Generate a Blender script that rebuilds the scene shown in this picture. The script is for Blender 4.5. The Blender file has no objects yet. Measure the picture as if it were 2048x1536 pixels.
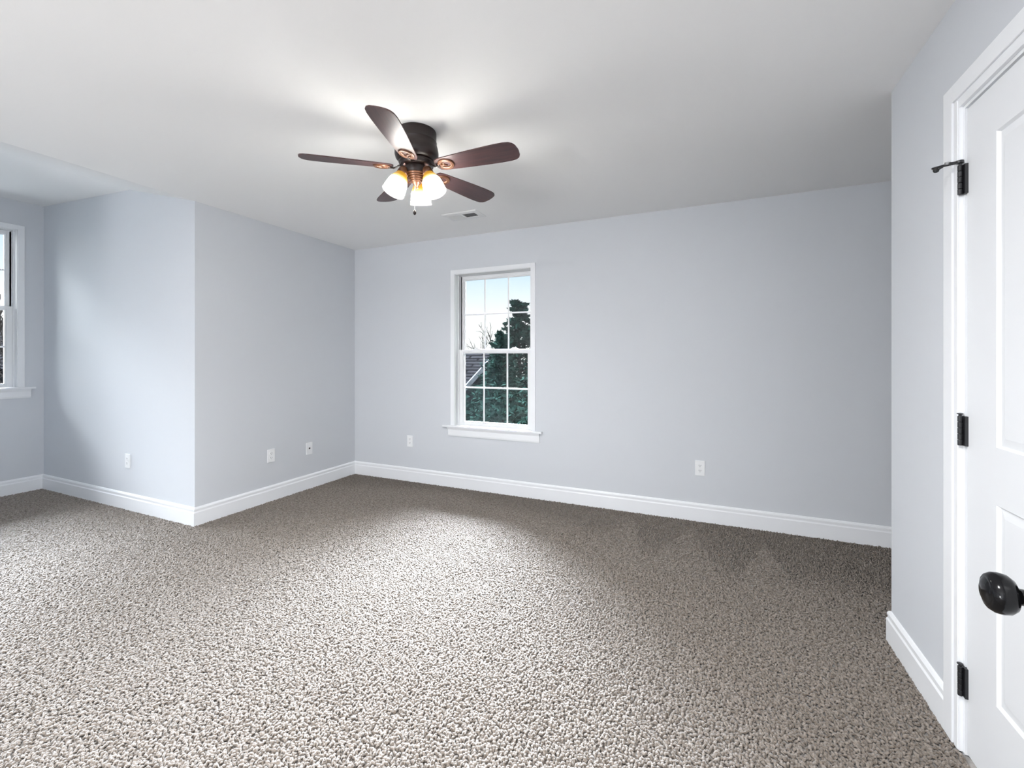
import bpy, bmesh, math, random
import numpy as np
from mathutils import Vector, Matrix, noise

S = bpy.context.scene
COL = S.collection
PI = math.pi

# ------------------------------------------------------------------ camera
TH = 0.4169                     # yaw to the left of +Y
EYE = 1.2594
cam_d = bpy.data.cameras.new('camera')
cam_d.sensor_width = 36.0
cam_d.lens = 877.67 / 2048 * 36.0
cam_d.shift_y = -(768 - 716.14) / 2048
cam_d.clip_start = 0.02
cam_d.clip_end = 300
cam = bpy.data.objects.new('camera', cam_d)
cam.location = (0, 0, EYE)
cam.rotation_euler = (PI / 2, 0, TH)
COL.objects.link(cam)
S.camera = cam

# ------------------------------------------------------------------ exposure
S.view_settings.view_transform = 'Standard'
S.view_settings.look = 'None'
S.view_settings.gamma = 1.0
S.view_settings.exposure = 0.13
S.view_settings.use_curve_mapping = False
S.cycles.use_denoising = True
S.cycles.max_bounces = 12
S.cycles.diffuse_bounces = 8
S.cycles.transparent_max_bounces = 16
S.cycles.sample_clamp_indirect = 4.0
S.cycles.caustics_reflective = False
S.cycles.caustics_refractive = False

# ------------------------------------------------------------------ sky: pale blue, white at the horizon, bright thin cloud overhead
W = bpy.data.worlds.new('sky')
S.world = W
W.use_nodes = True
nt = W.node_tree
nt.nodes.clear()
wo = nt.nodes.new('ShaderNodeOutputWorld')
bg = nt.nodes.new('ShaderNodeBackground')
tc = nt.nodes.new('ShaderNodeTexCoord')
sep = nt.nodes.new('ShaderNodeSeparateXYZ')
ramp = nt.nodes.new('ShaderNodeValToRGB')
nt.links.new(tc.outputs['Generated'], sep.inputs[0])
nt.links.new(sep.outputs['Z'], ramp.inputs[0])
r = ramp.color_ramp
SKY_TOP = 24.0
HAZE = 480.0
HAZE_DIR = (-0.55, 0.60, 0.58)
GLOW = 5.0
GLOW_DIR = (-0.95, -0.31, 0.12)
stops = [(0.0, (1.15, 1.15, 1.15)), (0.085, (1.08, 1.09, 1.10)), (0.19, (0.68, 0.86, 1.02)),
         (0.29, (0.36, 0.68, 1.0)), (0.36, (0.95, 1.0, 1.06)),
         (0.52, (0.96, 0.98, 1.0)), (1.0, (0.97, 0.98, 1.0))]
while len(r.elements) < len(stops):
    r.elements.new(0.5)
for e, (p, c) in zip(r.elements, stops):
    e.position = p
    e.color = (*c, 1)


def sky_node(kind, **kw):
    n_ = nt.nodes.new(kind)
    for k_, v_ in kw.items():
        setattr(n_, k_, v_)
    return n_


def ranged(src, lo, hi, a_, b__):
    n_ = sky_node('ShaderNodeMapRange', interpolation_type='SMOOTHSTEP')
    for k_, v_ in (('From Min', lo), ('From Max', hi), ('To Min', a_), ('To Max', b__)):
        n_.inputs[k_].default_value = v_
    nt.links.new(src, n_.inputs['Value'])
    return n_.outputs[0]


def toward(d):
    n_ = sky_node('ShaderNodeVectorMath', operation='DOT_PRODUCT')
    n_.inputs[1].default_value = Vector(d).normalized()
    nt.links.new(tc.outputs['Generated'], n_.inputs[0])
    return n_.outputs['Value']


# the sky gets brighter overhead
nt.links.new(ramp.outputs[0], bg.inputs[0])
nt.links.new(ranged(sep.outputs['Z'], 0.29, 0.46, 1.0, SKY_TOP), bg.inputs[1])
# bright cloud high in the north-west
haze = sky_node('ShaderNodeBackground')
haze.inputs[0].default_value = (0.86, 0.98, 1.17, 1)
mul = sky_node('ShaderNodeMath', operation='MULTIPLY')
nt.links.new(ranged(toward(HAZE_DIR), 0.60, 1.0, 0.0, HAZE), mul.inputs[0])
nt.links.new(ranged(sep.outputs['Z'], 0.28, 0.40, 0.0, 1.0), mul.inputs[1])
nt.links.new(mul.outputs[0], haze.inputs[1])
# low bright sky in the west-south-west
glow = sky_node('ShaderNodeBackground')
glow.inputs[0].default_value = (1.0, 0.99, 0.97, 1)
nt.links.new(ranged(toward(GLOW_DIR), 0.87, 0.99, 0.0, GLOW), glow.inputs[1])
ad1 = sky_node('ShaderNodeAddShader')
ad2 = sky_node('ShaderNodeAddShader')
nt.links.new(bg.outputs[0], ad1.inputs[0])
nt.links.new(haze.outputs[0], ad1.inputs[1])
nt.links.new(ad1.outputs[0], ad2.inputs[0])
nt.links.new(glow.outputs[0], ad2.inputs[1])
nt.links.new(ad2.outputs[0], wo.inputs[0])

LAMP = 54.0                     # radiance of the lit glass shades
BULB = 1300.0                    # radiance of the bulbs inside them


# unseen fill lights added behind the camera: one down, one up, one all round
def fill_light(name, kind, loc, watts, radius, rot=(0, 0, 0)):
    L = bpy.data.lights.new(name, kind)
    L.energy = watts
    L.color = (0.985, 0.99, 1.0)
    if kind == 'AREA':
        L.shape = 'DISK'
        L.size = radius * 2
    else:
        L.shadow_soft_size = radius
    o = bpy.data.objects.new(name, L)
    o.location = loc
    o.rotation_euler = rot
    COL.objects.link(o)


fill_light('fill_up', 'AREA', (-1.0, -2.6, 1.45), 25.0, 0.25, (PI, 0, 0))
fill_light('fill_round', 'POINT', (-1.9, -2.5, 0.85), 165.0, 0.25)
fill_light('fill_down', 'AREA', (-0.55, -0.05, 2.425), 72.0, 0.12)


# ================================================================== helpers
def new_mat(name, color, rough=0.5, metal=0.0, spec=0.5, bump=None, var=0.0, var_scale=8.0, sheen=0.0):
    m = bpy.data.materials.new(name)
    m.use_nodes = True
    n = m.node_tree
    b = n.nodes['Principled BSDF']
    b.inputs['Base Color'].default_value = (*color, 1)
    b.inputs['Roughness'].default_value = rough
    b.inputs['Metallic'].default_value = metal
    b.inputs['Specular IOR Level'].default_value = spec
    if sheen:
        b.inputs['Sheen Weight'].default_value = sheen
        b.inputs['Sheen Roughness'].default_value = 0.4
    co = n.nodes.new('ShaderNodeTexCoord')
    if var:
        nz = n.nodes.new('ShaderNodeTexNoise')
        nz.inputs['Scale'].default_value = var_scale
        nz.inputs['Detail'].default_value = 4
        n.links.new(co.outputs['Object'], nz.inputs['Vector'])
        mx = n.nodes.new('ShaderNodeMix')
        mx.data_type = 'RGBA'
        n.links.new(nz.outputs['Fac'], mx.inputs['Factor'])
        mx.inputs[6].default_value = (*[c * (1 - var) for c in color], 1)
        mx.inputs[7].default_value = (*[min(1, c * (1 + var)) for c in color], 1)
        n.links.new(mx.outputs[2], b.inputs['Base Color'])
    if bump:
        sc, st, dist = bump
        nz = n.nodes.new('ShaderNodeTexNoise')
        nz.inputs['Scale'].default_value = sc
        nz.inputs['Detail'].default_value = 3
        n.links.new(co.outputs['Object'], nz.inputs['Vector'])
        bp = n.nodes.new('ShaderNodeBump')
        bp.inputs['Strength'].default_value = st
        bp.inputs['Distance'].default_value = dist
        n.links.new(nz.outputs['Fac'], bp.inputs['Height'])
        n.links.new(bp.outputs[0], b.inputs['Normal'])
    return m


def obj(name, bm, mat, parent=None, loc=None, smooth=False):
    me = bpy.data.meshes.new(name)
    bmesh.ops.recalc_face_normals(bm, faces=bm.faces)
    if smooth:
        for f in bm.faces:
            f.smooth = True
    bm.to_mesh(me)
    bm.free()
    me.materials.append(mat)
    o = bpy.data.objects.new(name, me)
    COL.objects.link(o)
    if parent:
        o.parent = parent
    if loc is not None:
        o.location = loc
    return o


def empty(name, loc=(0, 0, 0), rz=0.0):
    o = bpy.data.objects.new(name, None)
    o.empty_display_size = 0.1
    o.location = loc
    o.rotation_euler = (0, 0, rz)
    COL.objects.link(o)
    return o


def tag(o, label=None, cat=None, group=None, kind=None):
    if label:
        o['label'] = label
    if cat:
        o['category'] = cat
    if group:
        o['group'] = group
    if kind:
        o['kind'] = kind
    return o


def box(bm, x0, x1, y0, y1, z0, z1, bev=0.0, mat=None):
    vs = [bm.verts.new(v) for v in
          [(x0, y0, z0), (x1, y0, z0), (x1, y1, z0), (x0, y1, z0), (x0, y0, z1), (x1, y0, z1), (x1, y1, z1), (x0, y1, z1)]]
    if mat is not None:
        for v in vs:
            v.co = mat @ v.co
    fs = [bm.faces.new([vs[i] for i in q]) for q in
          [(0, 3, 2, 1), (4, 5, 6, 7), (0, 1, 5, 4), (1, 2, 6, 5), (2, 3, 7, 6), (3, 0, 4, 7)]]
    if bev:
        es = list({e for f in fs for e in f.edges})
        bmesh.ops.bevel(bm, geom=es, offset=bev, segments=2, affect='EDGES', profile=0.7)


def prism(bm, pts, z0, z1):
    """vertical prism over a plan polygon"""
    lo = [bm.verts.new((x, y, z0)) for x, y in pts]
    hi = [bm.verts.new((x, y, z1)) for x, y in pts]
    bm.faces.new(lo[::-1])
    bm.faces.new(hi)
    n = len(pts)
    for i in range(n):
        bm.faces.new([lo[i], lo[(i + 1) % n], hi[(i + 1) % n], hi[i]])


def loft(bm, rings, cap=True, closed=True):
    vr = [[bm.verts.new(p) for p in ring] for ring in rings]
    n = len(rings[0])
    for a, b in zip(vr, vr[1:]):
        for i in range(n if closed else n - 1):
            bm.faces.new([a[i], a[(i + 1) % n], b[(i + 1) % n], b[i]])
    if cap:
        bm.faces.new(vr[0][::-1])
        bm.faces.new(vr[-1])


def lathe(bm, prof, seg=40, mat=None, cap=False):
    rings = []
    for rr, z in prof:
        ring = []
        for k in range(seg):
            a = 2 * PI * k / seg
            v = Vector((rr * math.cos(a), rr * math.sin(a), z))
            ring.append(mat @ v if mat is not None else v)
        rings.append(ring)
    loft(bm, rings, cap=cap)


def tube(bm, path, rad, seg=10, cap=True):
    path = [Vector(p) for p in path]
    rads = rad if isinstance(rad, (list, tuple)) else [rad] * len(path)
    rings = []
    up = Vector((0, 0, 1))
    for i, p in enumerate(path):
        t = (path[min(i + 1, len(path) - 1)] - path[max(i - 1, 0)]).normalized()
        ref = up if abs(t.dot(up)) < 0.95 else Vector((1, 0, 0))
        a = t.cross(ref).normalized()
        b = t.cross(a).normalized()
        rings.append([p + rads[i] * (math.cos(2 * PI * k / seg) * a + math.sin(2 * PI * k / seg) * b) for k in range(seg)])
    loft(bm, rings, cap=cap)


def nb():
    return bmesh.new()


# ================================================================== materials
M_wall = new_mat('wall_paint', (0.622, 0.642, 0.672), 0.75, spec=0.25, bump=(420, 0.10, 0.002))
M_ceil = new_mat('ceiling_paint', (0.88, 0.88, 0.875), 0.9, spec=0.15, bump=(300, 0.12, 0.002))
M_trim = new_mat('trim_paint', (0.86, 0.875, 0.895), 0.35, spec=0.4)
M_door = new_mat('door_paint', (0.80, 0.815, 0.835), 0.4, spec=0.4, bump=(120, 0.03, 0.001))
M_vinyl = new_mat('window_vinyl', (0.84, 0.85, 0.86), 0.4, spec=0.4)
M_plate = new_mat('plate_plastic', (0.86, 0.87, 0.88), 0.35, spec=0.5)
M_slot = new_mat('slot_black', (0.012, 0.012, 0.014), 0.6)
M_black = new_mat('black_metal', (0.010, 0.010, 0.012), 0.38, metal=0.0, spec=0.6, bump=(160, 0.05, 0.001))
M_knob = new_mat('black_knob_metal', (0.003, 0.003, 0.0035), 0.14, spec=0.22)
M_rubber = new_mat('black_rubber', (0.012, 0.012, 0.012), 0.7)
M_steel = new_mat('bright_steel', (0.55, 0.55, 0.56), 0.3, metal=1.0)
M_bronze = new_mat('oil_rubbed_bronze', (0.013, 0.0065, 0.0055), 0.36, metal=0.0, spec=0.40, var=0.25, var_scale=30)
M_copper = new_mat('warm_bronze', (0.11, 0.045, 0.022), 0.32, metal=0.35, spec=0.5)
M_vent = new_mat('vent_enamel', (0.80, 0.80, 0.80), 0.45)
M_duct = new_mat('duct_dark', (0.03, 0.03, 0.03), 0.8)


def carpet_mat():
    m = bpy.data.materials.new('carpet_yarn')
    m.use_nodes = True
    n = m.node_tree
    b = n.nodes['Principled BSDF']
    b.inputs['Roughness'].default_value = 0.85
    b.inputs['Specular IOR Level'].default_value = 0.05
    b.inputs['Sheen Weight'].default_value = 0.25
    b.inputs['Sheen Roughness'].default_value = 0.55
    co = n.nodes.new('ShaderNodeTexCoord')
    nz = n.nodes.new('ShaderNodeTexNoise')
    nz.inputs['Scale'].default_value = 60
    nz.inputs['Detail'].default_value = 2
    n.links.new(co.outputs['Object'], nz.inputs['Vector'])
    rp = n.nodes.new('ShaderNodeValToRGB')
    rp.color_ramp.elements[0].position = 0.36
    rp.color_ramp.elements[0].color = (0.134, 0.109, 0.087, 1)
    rp.color_ramp.elements[1].position = 0.64
    rp.color_ramp.elements[1].color = (0.256, 0.219, 0.186, 1)
    n.links.new(nz.outputs['Fac'], rp.inputs[0])
    n.links.new(rp.outputs[0], b.inputs['Base Color'])
    return m


M_carpet = carpet_mat()


def glass_mat():
    m = bpy.data.materials.new('window_glass')
    m.use_nodes = True
    n = m.node_tree
    n.nodes.clear()
    out = n.nodes.new('ShaderNodeOutputMaterial')
    tr = n.nodes.new('ShaderNodeBsdfTransparent')
    tr.inputs[0].default_value = (0.97, 0.985, 0.98, 1)
    gl = n.nodes.new('ShaderNodeBsdfGlossy')
    gl.inputs['Roughness'].default_value = 0.02
    fr = n.nodes.new('ShaderNodeFresnel')
    fr.inputs[0].default_value = 1.35
    mx = n.nodes.new('ShaderNodeMixShader')
    n.links.new(fr.outputs[0], mx.inputs[0])
    n.links.new(tr.outputs[0], mx.inputs[1])
    n.links.new(gl.outputs[0], mx.inputs[2])
    n.links.new(mx.outputs[0], out.inputs[0])
    return m


M_glass = glass_mat()


def shade_mat():
    """frosted lit glass, amber at its neck (local z = 0) and white below"""
    m = bpy.data.materials.new('lit_frosted_glass')
    m.use_nodes = True
    n = m.node_tree
    b = n.nodes['Principled BSDF']
    b.inputs['Base Color'].default_value = (0.85, 0.80, 0.70, 1)
    b.inputs['Roughness'].default_value = 0.35
    co = n.nodes.new('ShaderNodeTexCoord')
    sp = n.nodes.new('ShaderNodeSeparateXYZ')
    n.links.new(co.outputs['Object'], sp.inputs[0])
    mr = n.nodes.new('ShaderNodeMapRange')
    mr.inputs['From Min'].default_value = 0.0
    mr.inputs['From Max'].default_value = -0.125
    n.links.new(sp.outputs['Z'], mr.inputs['Value'])
    rc = n.nodes.new('ShaderNodeValToRGB')
    es = rc.color_ramp.elements
    for p, c in [(0.0, (0.62, 0.27, 0.02)), (0.26, (0.80, 0.45, 0.05)), (0.40, (1.0, 0.80, 0.40)), (0.52, (1, 0.985, 0.96)), (1.0, (1, 0.985, 0.95))]:
        if p in (0.0, 1.0):
            e = es[0] if p == 0 else es[-1]
        else:
            e = es.new(p)
        e.color = (*c, 1)
    n.links.new(mr.outputs[0], rc.inputs[0])
    rs = n.nodes.new('ShaderNodeValToRGB')
    es = rs.color_ramp.elements
    for p, v in [(0.0, 0.6), (0.26, 0.75), (0.40, 1.4), (0.54, LAMP), (0.80, LAMP), (0.93, 2.2), (1.0, 1.0)]:
        if p in (0.0, 1.0):
            e = es[0] if p == 0 else es[-1]
        else:
            e = es.new(p)
        e.color = (v, v, v, 1)
    n.links.new(mr.outputs[0], rs.inputs[0])
    n.links.new(rc.outputs[0], b.inputs['Emission Color'])
    dk = n.nodes.new('ShaderNodeMix')
    dk.data_type = 'RGBA'
    dk.blend_type = 'MULTIPLY'
    dk.inputs['Factor'].default_value = 1.0
    dk.inputs[7].default_value = (0.16, 0.14, 0.10, 1)
    n.links.new(rc.outputs[0], dk.inputs[6])
    n.links.new(dk.outputs[2], b.inputs['Base Color'])
    n.links.new(rs.outputs[0], b.inputs['Emission Strength'])
    return m


M_shade = shade_mat()


def bulb_mat():
    m = bpy.data.materials.new('lit_bulb')
    m.use_nodes = True
    b = m.node_tree.nodes['Principled BSDF']
    b.inputs['Emission Color'].default_value = (0.96, 0.98, 1.0, 1)
    b.inputs['Emission Strength'].default_value = BULB
    return m


M_bulb = bulb_mat()


def wood_mat():
    m = bpy.data.materials.new('mahogany_blade')
    m.use_nodes = True
    n = m.node_tree
    b = n.nodes['Principled BSDF']
    b.inputs['Roughness'].default_value = 0.42
    b.inputs['Specular IOR Level'].default_value = 0.5
    co = n.nodes.new('ShaderNodeTexCoord')
    mp = n.nodes.new('ShaderNodeMapping')
    mp.inputs['Scale'].default_value = (3, 45, 45)
    n.links.new(co.outputs['Object'], mp.inputs[0])
    nz = n.nodes.new('ShaderNodeTexNoise')
    nz.inputs['Scale'].default_value = 2.0
    nz.inputs['Detail'].default_value = 5
    n.links.new(mp.outputs[0], nz.inputs['Vector'])
    rp = n.nodes.new('ShaderNodeValToRGB')
    rp.color_ramp.elements[0].position = 0.3
    rp.color_ramp.elements[0].color = (0.036, 0.017, 0.019, 1)
    rp.color_ramp.elements[1].position = 0.7
    rp.color_ramp.elements[1].color = (0.070, 0.029, 0.027, 1)
    n.links.new(nz.outputs['Fac'], rp.inputs[0])
    n.links.new(rp.outputs[0], b.inputs['Base Color'])
    return m


M_wood = wood_mat()

# ================================================================== room dimensions (metres)
H = 2.44
XL, YN, XN = -3.517, 2.051, -5.872          # left wall, alcove far wall, alcove window wall
YB = 3.694                                  # wall with the window
XR, YR = 0.751, 2.462                       # door wall and its far end
XE = 2.30                                   # recess behind the door wall
YF = -3.20                                  # wall behind the camera
YA = 0.06                                   # alcove near wall
XS, HS = -4.385, 2.660                      # top of the sloping ceiling strip
HN = 2.728
T = 0.14

WB = dict(x0=-2.245, x1=-1.450, z0=0.600, z1=2.075)       # opening of window_1 (on y = YB)
WA = [dict(y0=1.079, y1=1.874, z0=0.985, z1=2.455), dict(y0=0.200, y1=0.995, z0=0.985, z1=2.455)]

# light portals in the window openings (they only guide sky sampling)
def portal(name, loc, rot, sx, sy):
    L = bpy.data.lights.new(name, 'AREA')
    L.shape = 'RECTANGLE'
    L.size, L.size_y = sx, sy
    L.cycles.is_portal = True
    o = bpy.data.objects.new(name, L)
    o.location = loc
    o.rotation_euler = rot
    COL.objects.link(o)


portal('window_portal', ((WB['x0'] + WB['x1']) / 2, YB + 0.16, (WB['z0'] + WB['z1']) / 2), (-PI / 2, 0, 0), 0.8, 1.48)
for w in WA:
    portal('window_portal', (XN - 0.16, (w['y0'] + w['y1']) / 2, (w['z0'] + w['z1']) / 2), (-PI / 2, 0, PI / 2), 0.8, 1.48)

# ================================================================== shell
def structure(name, bm, mat, parent=None, smooth=False):
    o = obj(name, bm, mat, parent, smooth=smooth)
    if parent is None:
        o['kind'] = 'structure'
    return o


# walls
bm = nb()
z1 = 2.60
x0, x1 = XL - T, XE + T
box(bm, x0, WB['x0'], YB, YB + T, -0.1, z1)
box(bm, WB['x1'], x1, YB, YB + T, -0.1, z1)
box(bm, WB['x0'], WB['x1'], YB, YB + T, -0.1, WB['z0'])
box(bm, WB['x0'], WB['x1'], YB, YB + T, WB['z1'], z1)
structure('wall_back', bm, M_wall)

bm = nb()
prism(bm, [(XL, YN), (XL, YB), (XL - T, YB), (XL - T, YN + T)], -0.1, z1)
structure('wall_left', bm, M_wall)

bm = nb()
prism(bm, [(XL, YN), (XL - T, YN + T), (XN, YN + T), (XN, YN)], -0.1, 2.95)
structure('wall_alcove_far', bm, M_wall)

bm = nb()
a, b_ = XN - T, XN
ys = [YA - T, WA[1]['y0'], WA[1]['y1'], WA[0]['y0'], WA[0]['y1'], YN + T]
box(bm, a, b_, ys[0], ys[1], -0.1, 2.95)
box(bm, a, b_, ys[2], ys[3], -0.1, 2.95)
box(bm, a, b_, ys[4], ys[5], -0.1, 2.95)
for w in WA:
    box(bm, a, b_, w['y0'], w['y1'], -0.1, w['z0'])
    box(bm, a, b_, w['y0'], w['y1'], w['z1'], 2.95)
structure('wall_alcove_window', bm, M_wall)

bm = nb()
prism(bm, [(XL, YA), (XN, YA), (XN, YA - T), (XL - T, YA - T)], -0.1, 2.95)
structure('wall_alcove_near', bm, M_wall)
bm = nb()
prism(bm, [(XL, YA), (XL - T, YA - T), (XL - T, YF - T), (XL, YF)], -0.1, z1)
structure('wall_left_near', bm, M_wall)
bm = nb()
prism(bm, [(XL, YF), (XL - T, YF - T), (XE + T, YF - T), (XE, YF)], -0.1, z1)
structure('wall_rear', bm, M_wall)

# door wall, with the closet door opening
D1 = dict(y0=1.088, y1=1.857, z1=2.052)
bm = nb()
box(bm, XR, XR + T, D1['y1'] + 0.010, YR, -0.1, z1)
box(bm, XR, XR + T, YF, D1['y0'] - 0.010, -0.1, z1)
box(bm, XR, XR + T, D1['y0'] - 0.010, D1['y1'] + 0.010, D1['z1'] + 0.010, z1)
structure('wall_right', bm, M_wall)
bm = nb()
box(bm, XR + T, XE + T, YR - T, YR, -0.1, z1)
structure('wall_recess_near', bm, M_wall)
bm = nb()
box(bm, XE, XE + T, YR, YB, -0.1, z1)
structure('wall_recess_end', bm, M_wall)
bm = nb()
box(bm, 0.325, XR, 0.03, 0.15, 0.0, H)
structure('wall_entry_stub', bm, M_wall)

# ceiling: flat over the room, a strip sloping up to the alcove, then the alcove
bm = nb()
prism(bm, [(XL, YF - T), (XE + T, YF - T), (XE + T, YB), (XL, YB)], H, H + 0.12)
structure('ceiling', bm, M_ceil)
bm = nb()
for (xa, za, xb, zb) in [(XL, H, XS, HS), (XS, HS, XN, HN)]:
    loft(bm, [[(xa, y, za), (xb, y, zb), (xb, y, zb + 0.14), (xa, y, za + 0.14)] for y in (YA, YN)])
structure('ceiling_alcove', bm, M_ceil)


# ------------------------------------------------------------------ floor: looped yarn carpet
def build_floor():
    rng = np.random.default_rng(7)
    base = [(XN, YA), (XL, YA), (XL, YF), (XE, YF), (XE, YB), (XL, YB), (XL, YN), (XN, YN)]
    zt = -0.009
    V = []
    F_off = 0
    # backing slab
    n = len(base)
    sv = np.array([(x, y, zt) for x, y in base] + [(x, y, -0.09) for x, y in base], dtype=np.float32)
    ngon_top = list(range(n))
    ngon_bot = list(range(2 * n - 1, n - 1, -1))
    sides = [(i, i + n, (i + 1) % n + n, (i + 1) % n) for i in range(n)]
    # yarn tufts on a jittered grid over what can be seen of the floor
    sp = 0.0094
    xs = np.arange(XN, 1.35, sp)
    ysr = np.arange(-0.05, YB, sp)
    gx, gy = np.meshgrid(xs, ysr)
    px = gx.ravel() + rng.uniform(-.5, .5, gx.size) * sp * 1.2
    py = gy.ravel() + rng.uniform(-.5, .5, gx.size) * sp * 1.2
    mrg = 0.006
    keep = (px > XL + mrg) | (py < YN - mrg) & (py > YA + mrg)
    keep &= (px < XR - mrg) | (py > YR + mrg)
    keep &= (py < YB - mrg) & (px > XN + mrg)
    keep &= ~((px > 0.32) & (py > 0.02) & (py < 0.16))
    px, py = px[keep], py[keep]
    N = len(px)
    # lay of the pile: smooth swirls plus combed vacuum strokes near the far right
    lay = 0.9 * np.sin(px * 1.7 + 0.6 * np.sin(py * 2.3)) + 0.8 * np.sin(py * 2.1 - px * 0.7 + 1.0)
    ang = lay + rng.normal(0, 1.25, N)
    stroke = np.zeros(N)
    for (ax, ay, bx, by, half) in [(-0.52, 3.55, -0.60, 2.75, .24), (-0.10, 3.52, -0.16, 2.72, .25), (0.36, 3.42, 0.30, 2.72, .17)]:
        t = np.clip((ay - py) / (ay - by), 0, 1.0)
        cx_ = ax + (bx - ax) * t
        ins = (py < ay) & (py > by) & (np.abs(px - cx_) < half * t)
        stroke[ins] = 1
    zone = (px > -1.0) & (px < 0.75) & (py > 2.6)
    ang = np.where(zone, np.where(stroke > 0, rng.normal(0.15, 0.45, N), rng.normal(PI / 2 + 0.15, 0.55, N)), ang)
    L = rng.uniform(0.010, 0.018, N)
    Ht = rng.uniform(0.0045, 0.0105, N) - 0.003 * stroke
    R = rng.uniform(0.0032, 0.0046, N)
    # nap brushed up and opened along the walls, flattened again by the strokes
    edge = 3.28 + 0.10 * np.sin(px * 2.2) - 0.10 * np.clip(px + 1.5, 0, 1) - 0.45 * np.clip(px + 0.9, 0, 1)
    rough = np.clip((py - edge) / 0.22, 0, 1) * (1 - stroke)
    R = R * (1 - 0.36 * rough)
    L = L * (1 - 0.30 * rough)
    Ht = Ht + rough * rng.uniform(-0.004, 0.0025, N)
    bend = rng.normal(0, 0.55, N)
    seg, sid = 3, 4
    ts = np.linspace(0, 1, seg + 1)
    VV = np.empty((N, seg + 1, sid, 3), dtype=np.float32)
    for i, t in enumerate(ts):
        s_ = (t - 0.5)
        a = ang + bend * 2 * s_
        dx, dy = np.cos(a), np.sin(a)
        cx_ = px + dx * L * s_ - np.sin(ang) * bend * L * (s_ * s_ - .08)
        cy_ = py + dy * L * s_ + np.cos(ang) * bend * L * (s_ * s_ - .08)
        cz_ = zt + Ht * (0.25 + 0.75 * math.sin(PI * (0.12 + 0.76 * t)))
        if i in (0, seg):
            cz_ = cz_ - 0.0030
        rr = R * (0.70 if i in (0, seg) else 1.0)
        for k in range(sid):
            th = PI / 4 + 2 * PI * k / sid
            VV[:, i, k, 0] = cx_ - dy * rr * 1.35 * math.cos(th)
            VV[:, i, k, 1] = cy_ + dx * rr * 1.35 * math.cos(th)
            VV[:, i, k, 2] = cz_ + rr * 0.85 * math.sin(th)
    # keep the yarn inside the room
    V = np.concatenate([sv, VV.reshape(-1, 3)])
    q = []
    for i in range(seg):
        for k in range(sid):
            k2 = (k + 1) % sid
            q.append((i * sid + k, i * sid + k2, (i + 1) * sid + k2, (i + 1) * sid + k))
    q = np.array(q, dtype=np.int32)
    nv = (seg + 1) * sid
    Q = (q[None] + (np.arange(N, dtype=np.int32) * nv + 2 * n)[:, None, None]).reshape(-1, 4)
    loops = np.concatenate([np.array(ngon_top + ngon_bot, dtype=np.int32), np.array(sides, dtype=np.int32).ravel(), Q.ravel()])
    starts = np.concatenate([[0, n], 2 * n + 4 * np.arange(n), 2 * n + 4 * n + 4 * np.arange(len(Q))]).astype(np.int32)
    me = bpy.data.meshes.new('floor')
    me.vertices.add(len(V))
    me.vertices.foreach_set('co', V.ravel().astype(np.float32))
    me.loops.add(len(loops))
    me.loops.foreach_set('vertex_index', loops)
    me.polygons.add(len(starts))
    me.polygons.foreach_set('loop_start', starts)
    me.polygons.foreach_set('use_smooth', np.ones(len(starts), dtype=bool))
    me.update(calc_edges=True)
    me.materials.append(M_carpet)
    o = bpy.data.objects.new('floor', me)
    COL.objects.link(o)
    o['kind'] = 'structure'
    return N


build_floor()

# ------------------------------------------------------------------ baseboards
BP = [(0, 0), (0.015, 0), (0.015, 0.100), (0.0105, 0.1075), (0.0105, 0.1165), (0.0125, 0.1185), (0.0125, 0.128), (0.006, 0.138), (0, 0.1405)]


def baseboard(name, p0, p1, nrm, e0, e1):
    """run along p0-p1 on a wall whose inside normal is nrm; e = +1 outside corner, -1 inside corner, 0 square end"""
    p0, p1, nrm = Vector((*p0, 0)), Vector((*p1, 0)), Vector((*nrm, 0))
    d = (p1 - p0).normalized()
    bm = nb()
    r0 = [p0 + nrm * t - d * (e0 * t) + Vector((0, 0, z - 0.004)) for t, z in BP]
    r1 = [p1 + nrm * t + d * (e1 * t) + Vector((0, 0, z - 0.004)) for t, z in BP]
    loft(bm, [r0, r1])
    structure(name, bm, M_trim)


baseboard('baseboard_back', (XL, YB), (XE, YB), (0, -1), -1, -1)
baseboard('baseboard_left', (XL, YN), (XL, YB), (1, 0), 1, -1)
baseboard('baseboard_alcove_far', (XN, YN), (XL, YN), (0, -1), -1, 1)
baseboard('baseboard_alcove_window', (XN, YA), (XN, YN), (1, 0), -1, -1)
baseboard('baseboard_alcove_near', (XN, YA), (XL, YA), (0, 1), -1, 1)
baseboard('baseboard_left_near', (XL, YF), (XL, YA), (1, 0), -1, 1)
baseboard('baseboard_right', (XR, 1.954), (XR, YR), (-1, 0), 0, 1)
baseboard('baseboard_recess', (XR, YR), (XE, YR), (0, 1), 1, -1)
baseboard('baseboard_right_near', (XR, 0.15), (XR, 0.99), (-1, 0), 0, 0)
baseboard('baseboard_rear', (XL, YF), (XR, YF), (0, 1), -1, 0)


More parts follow.
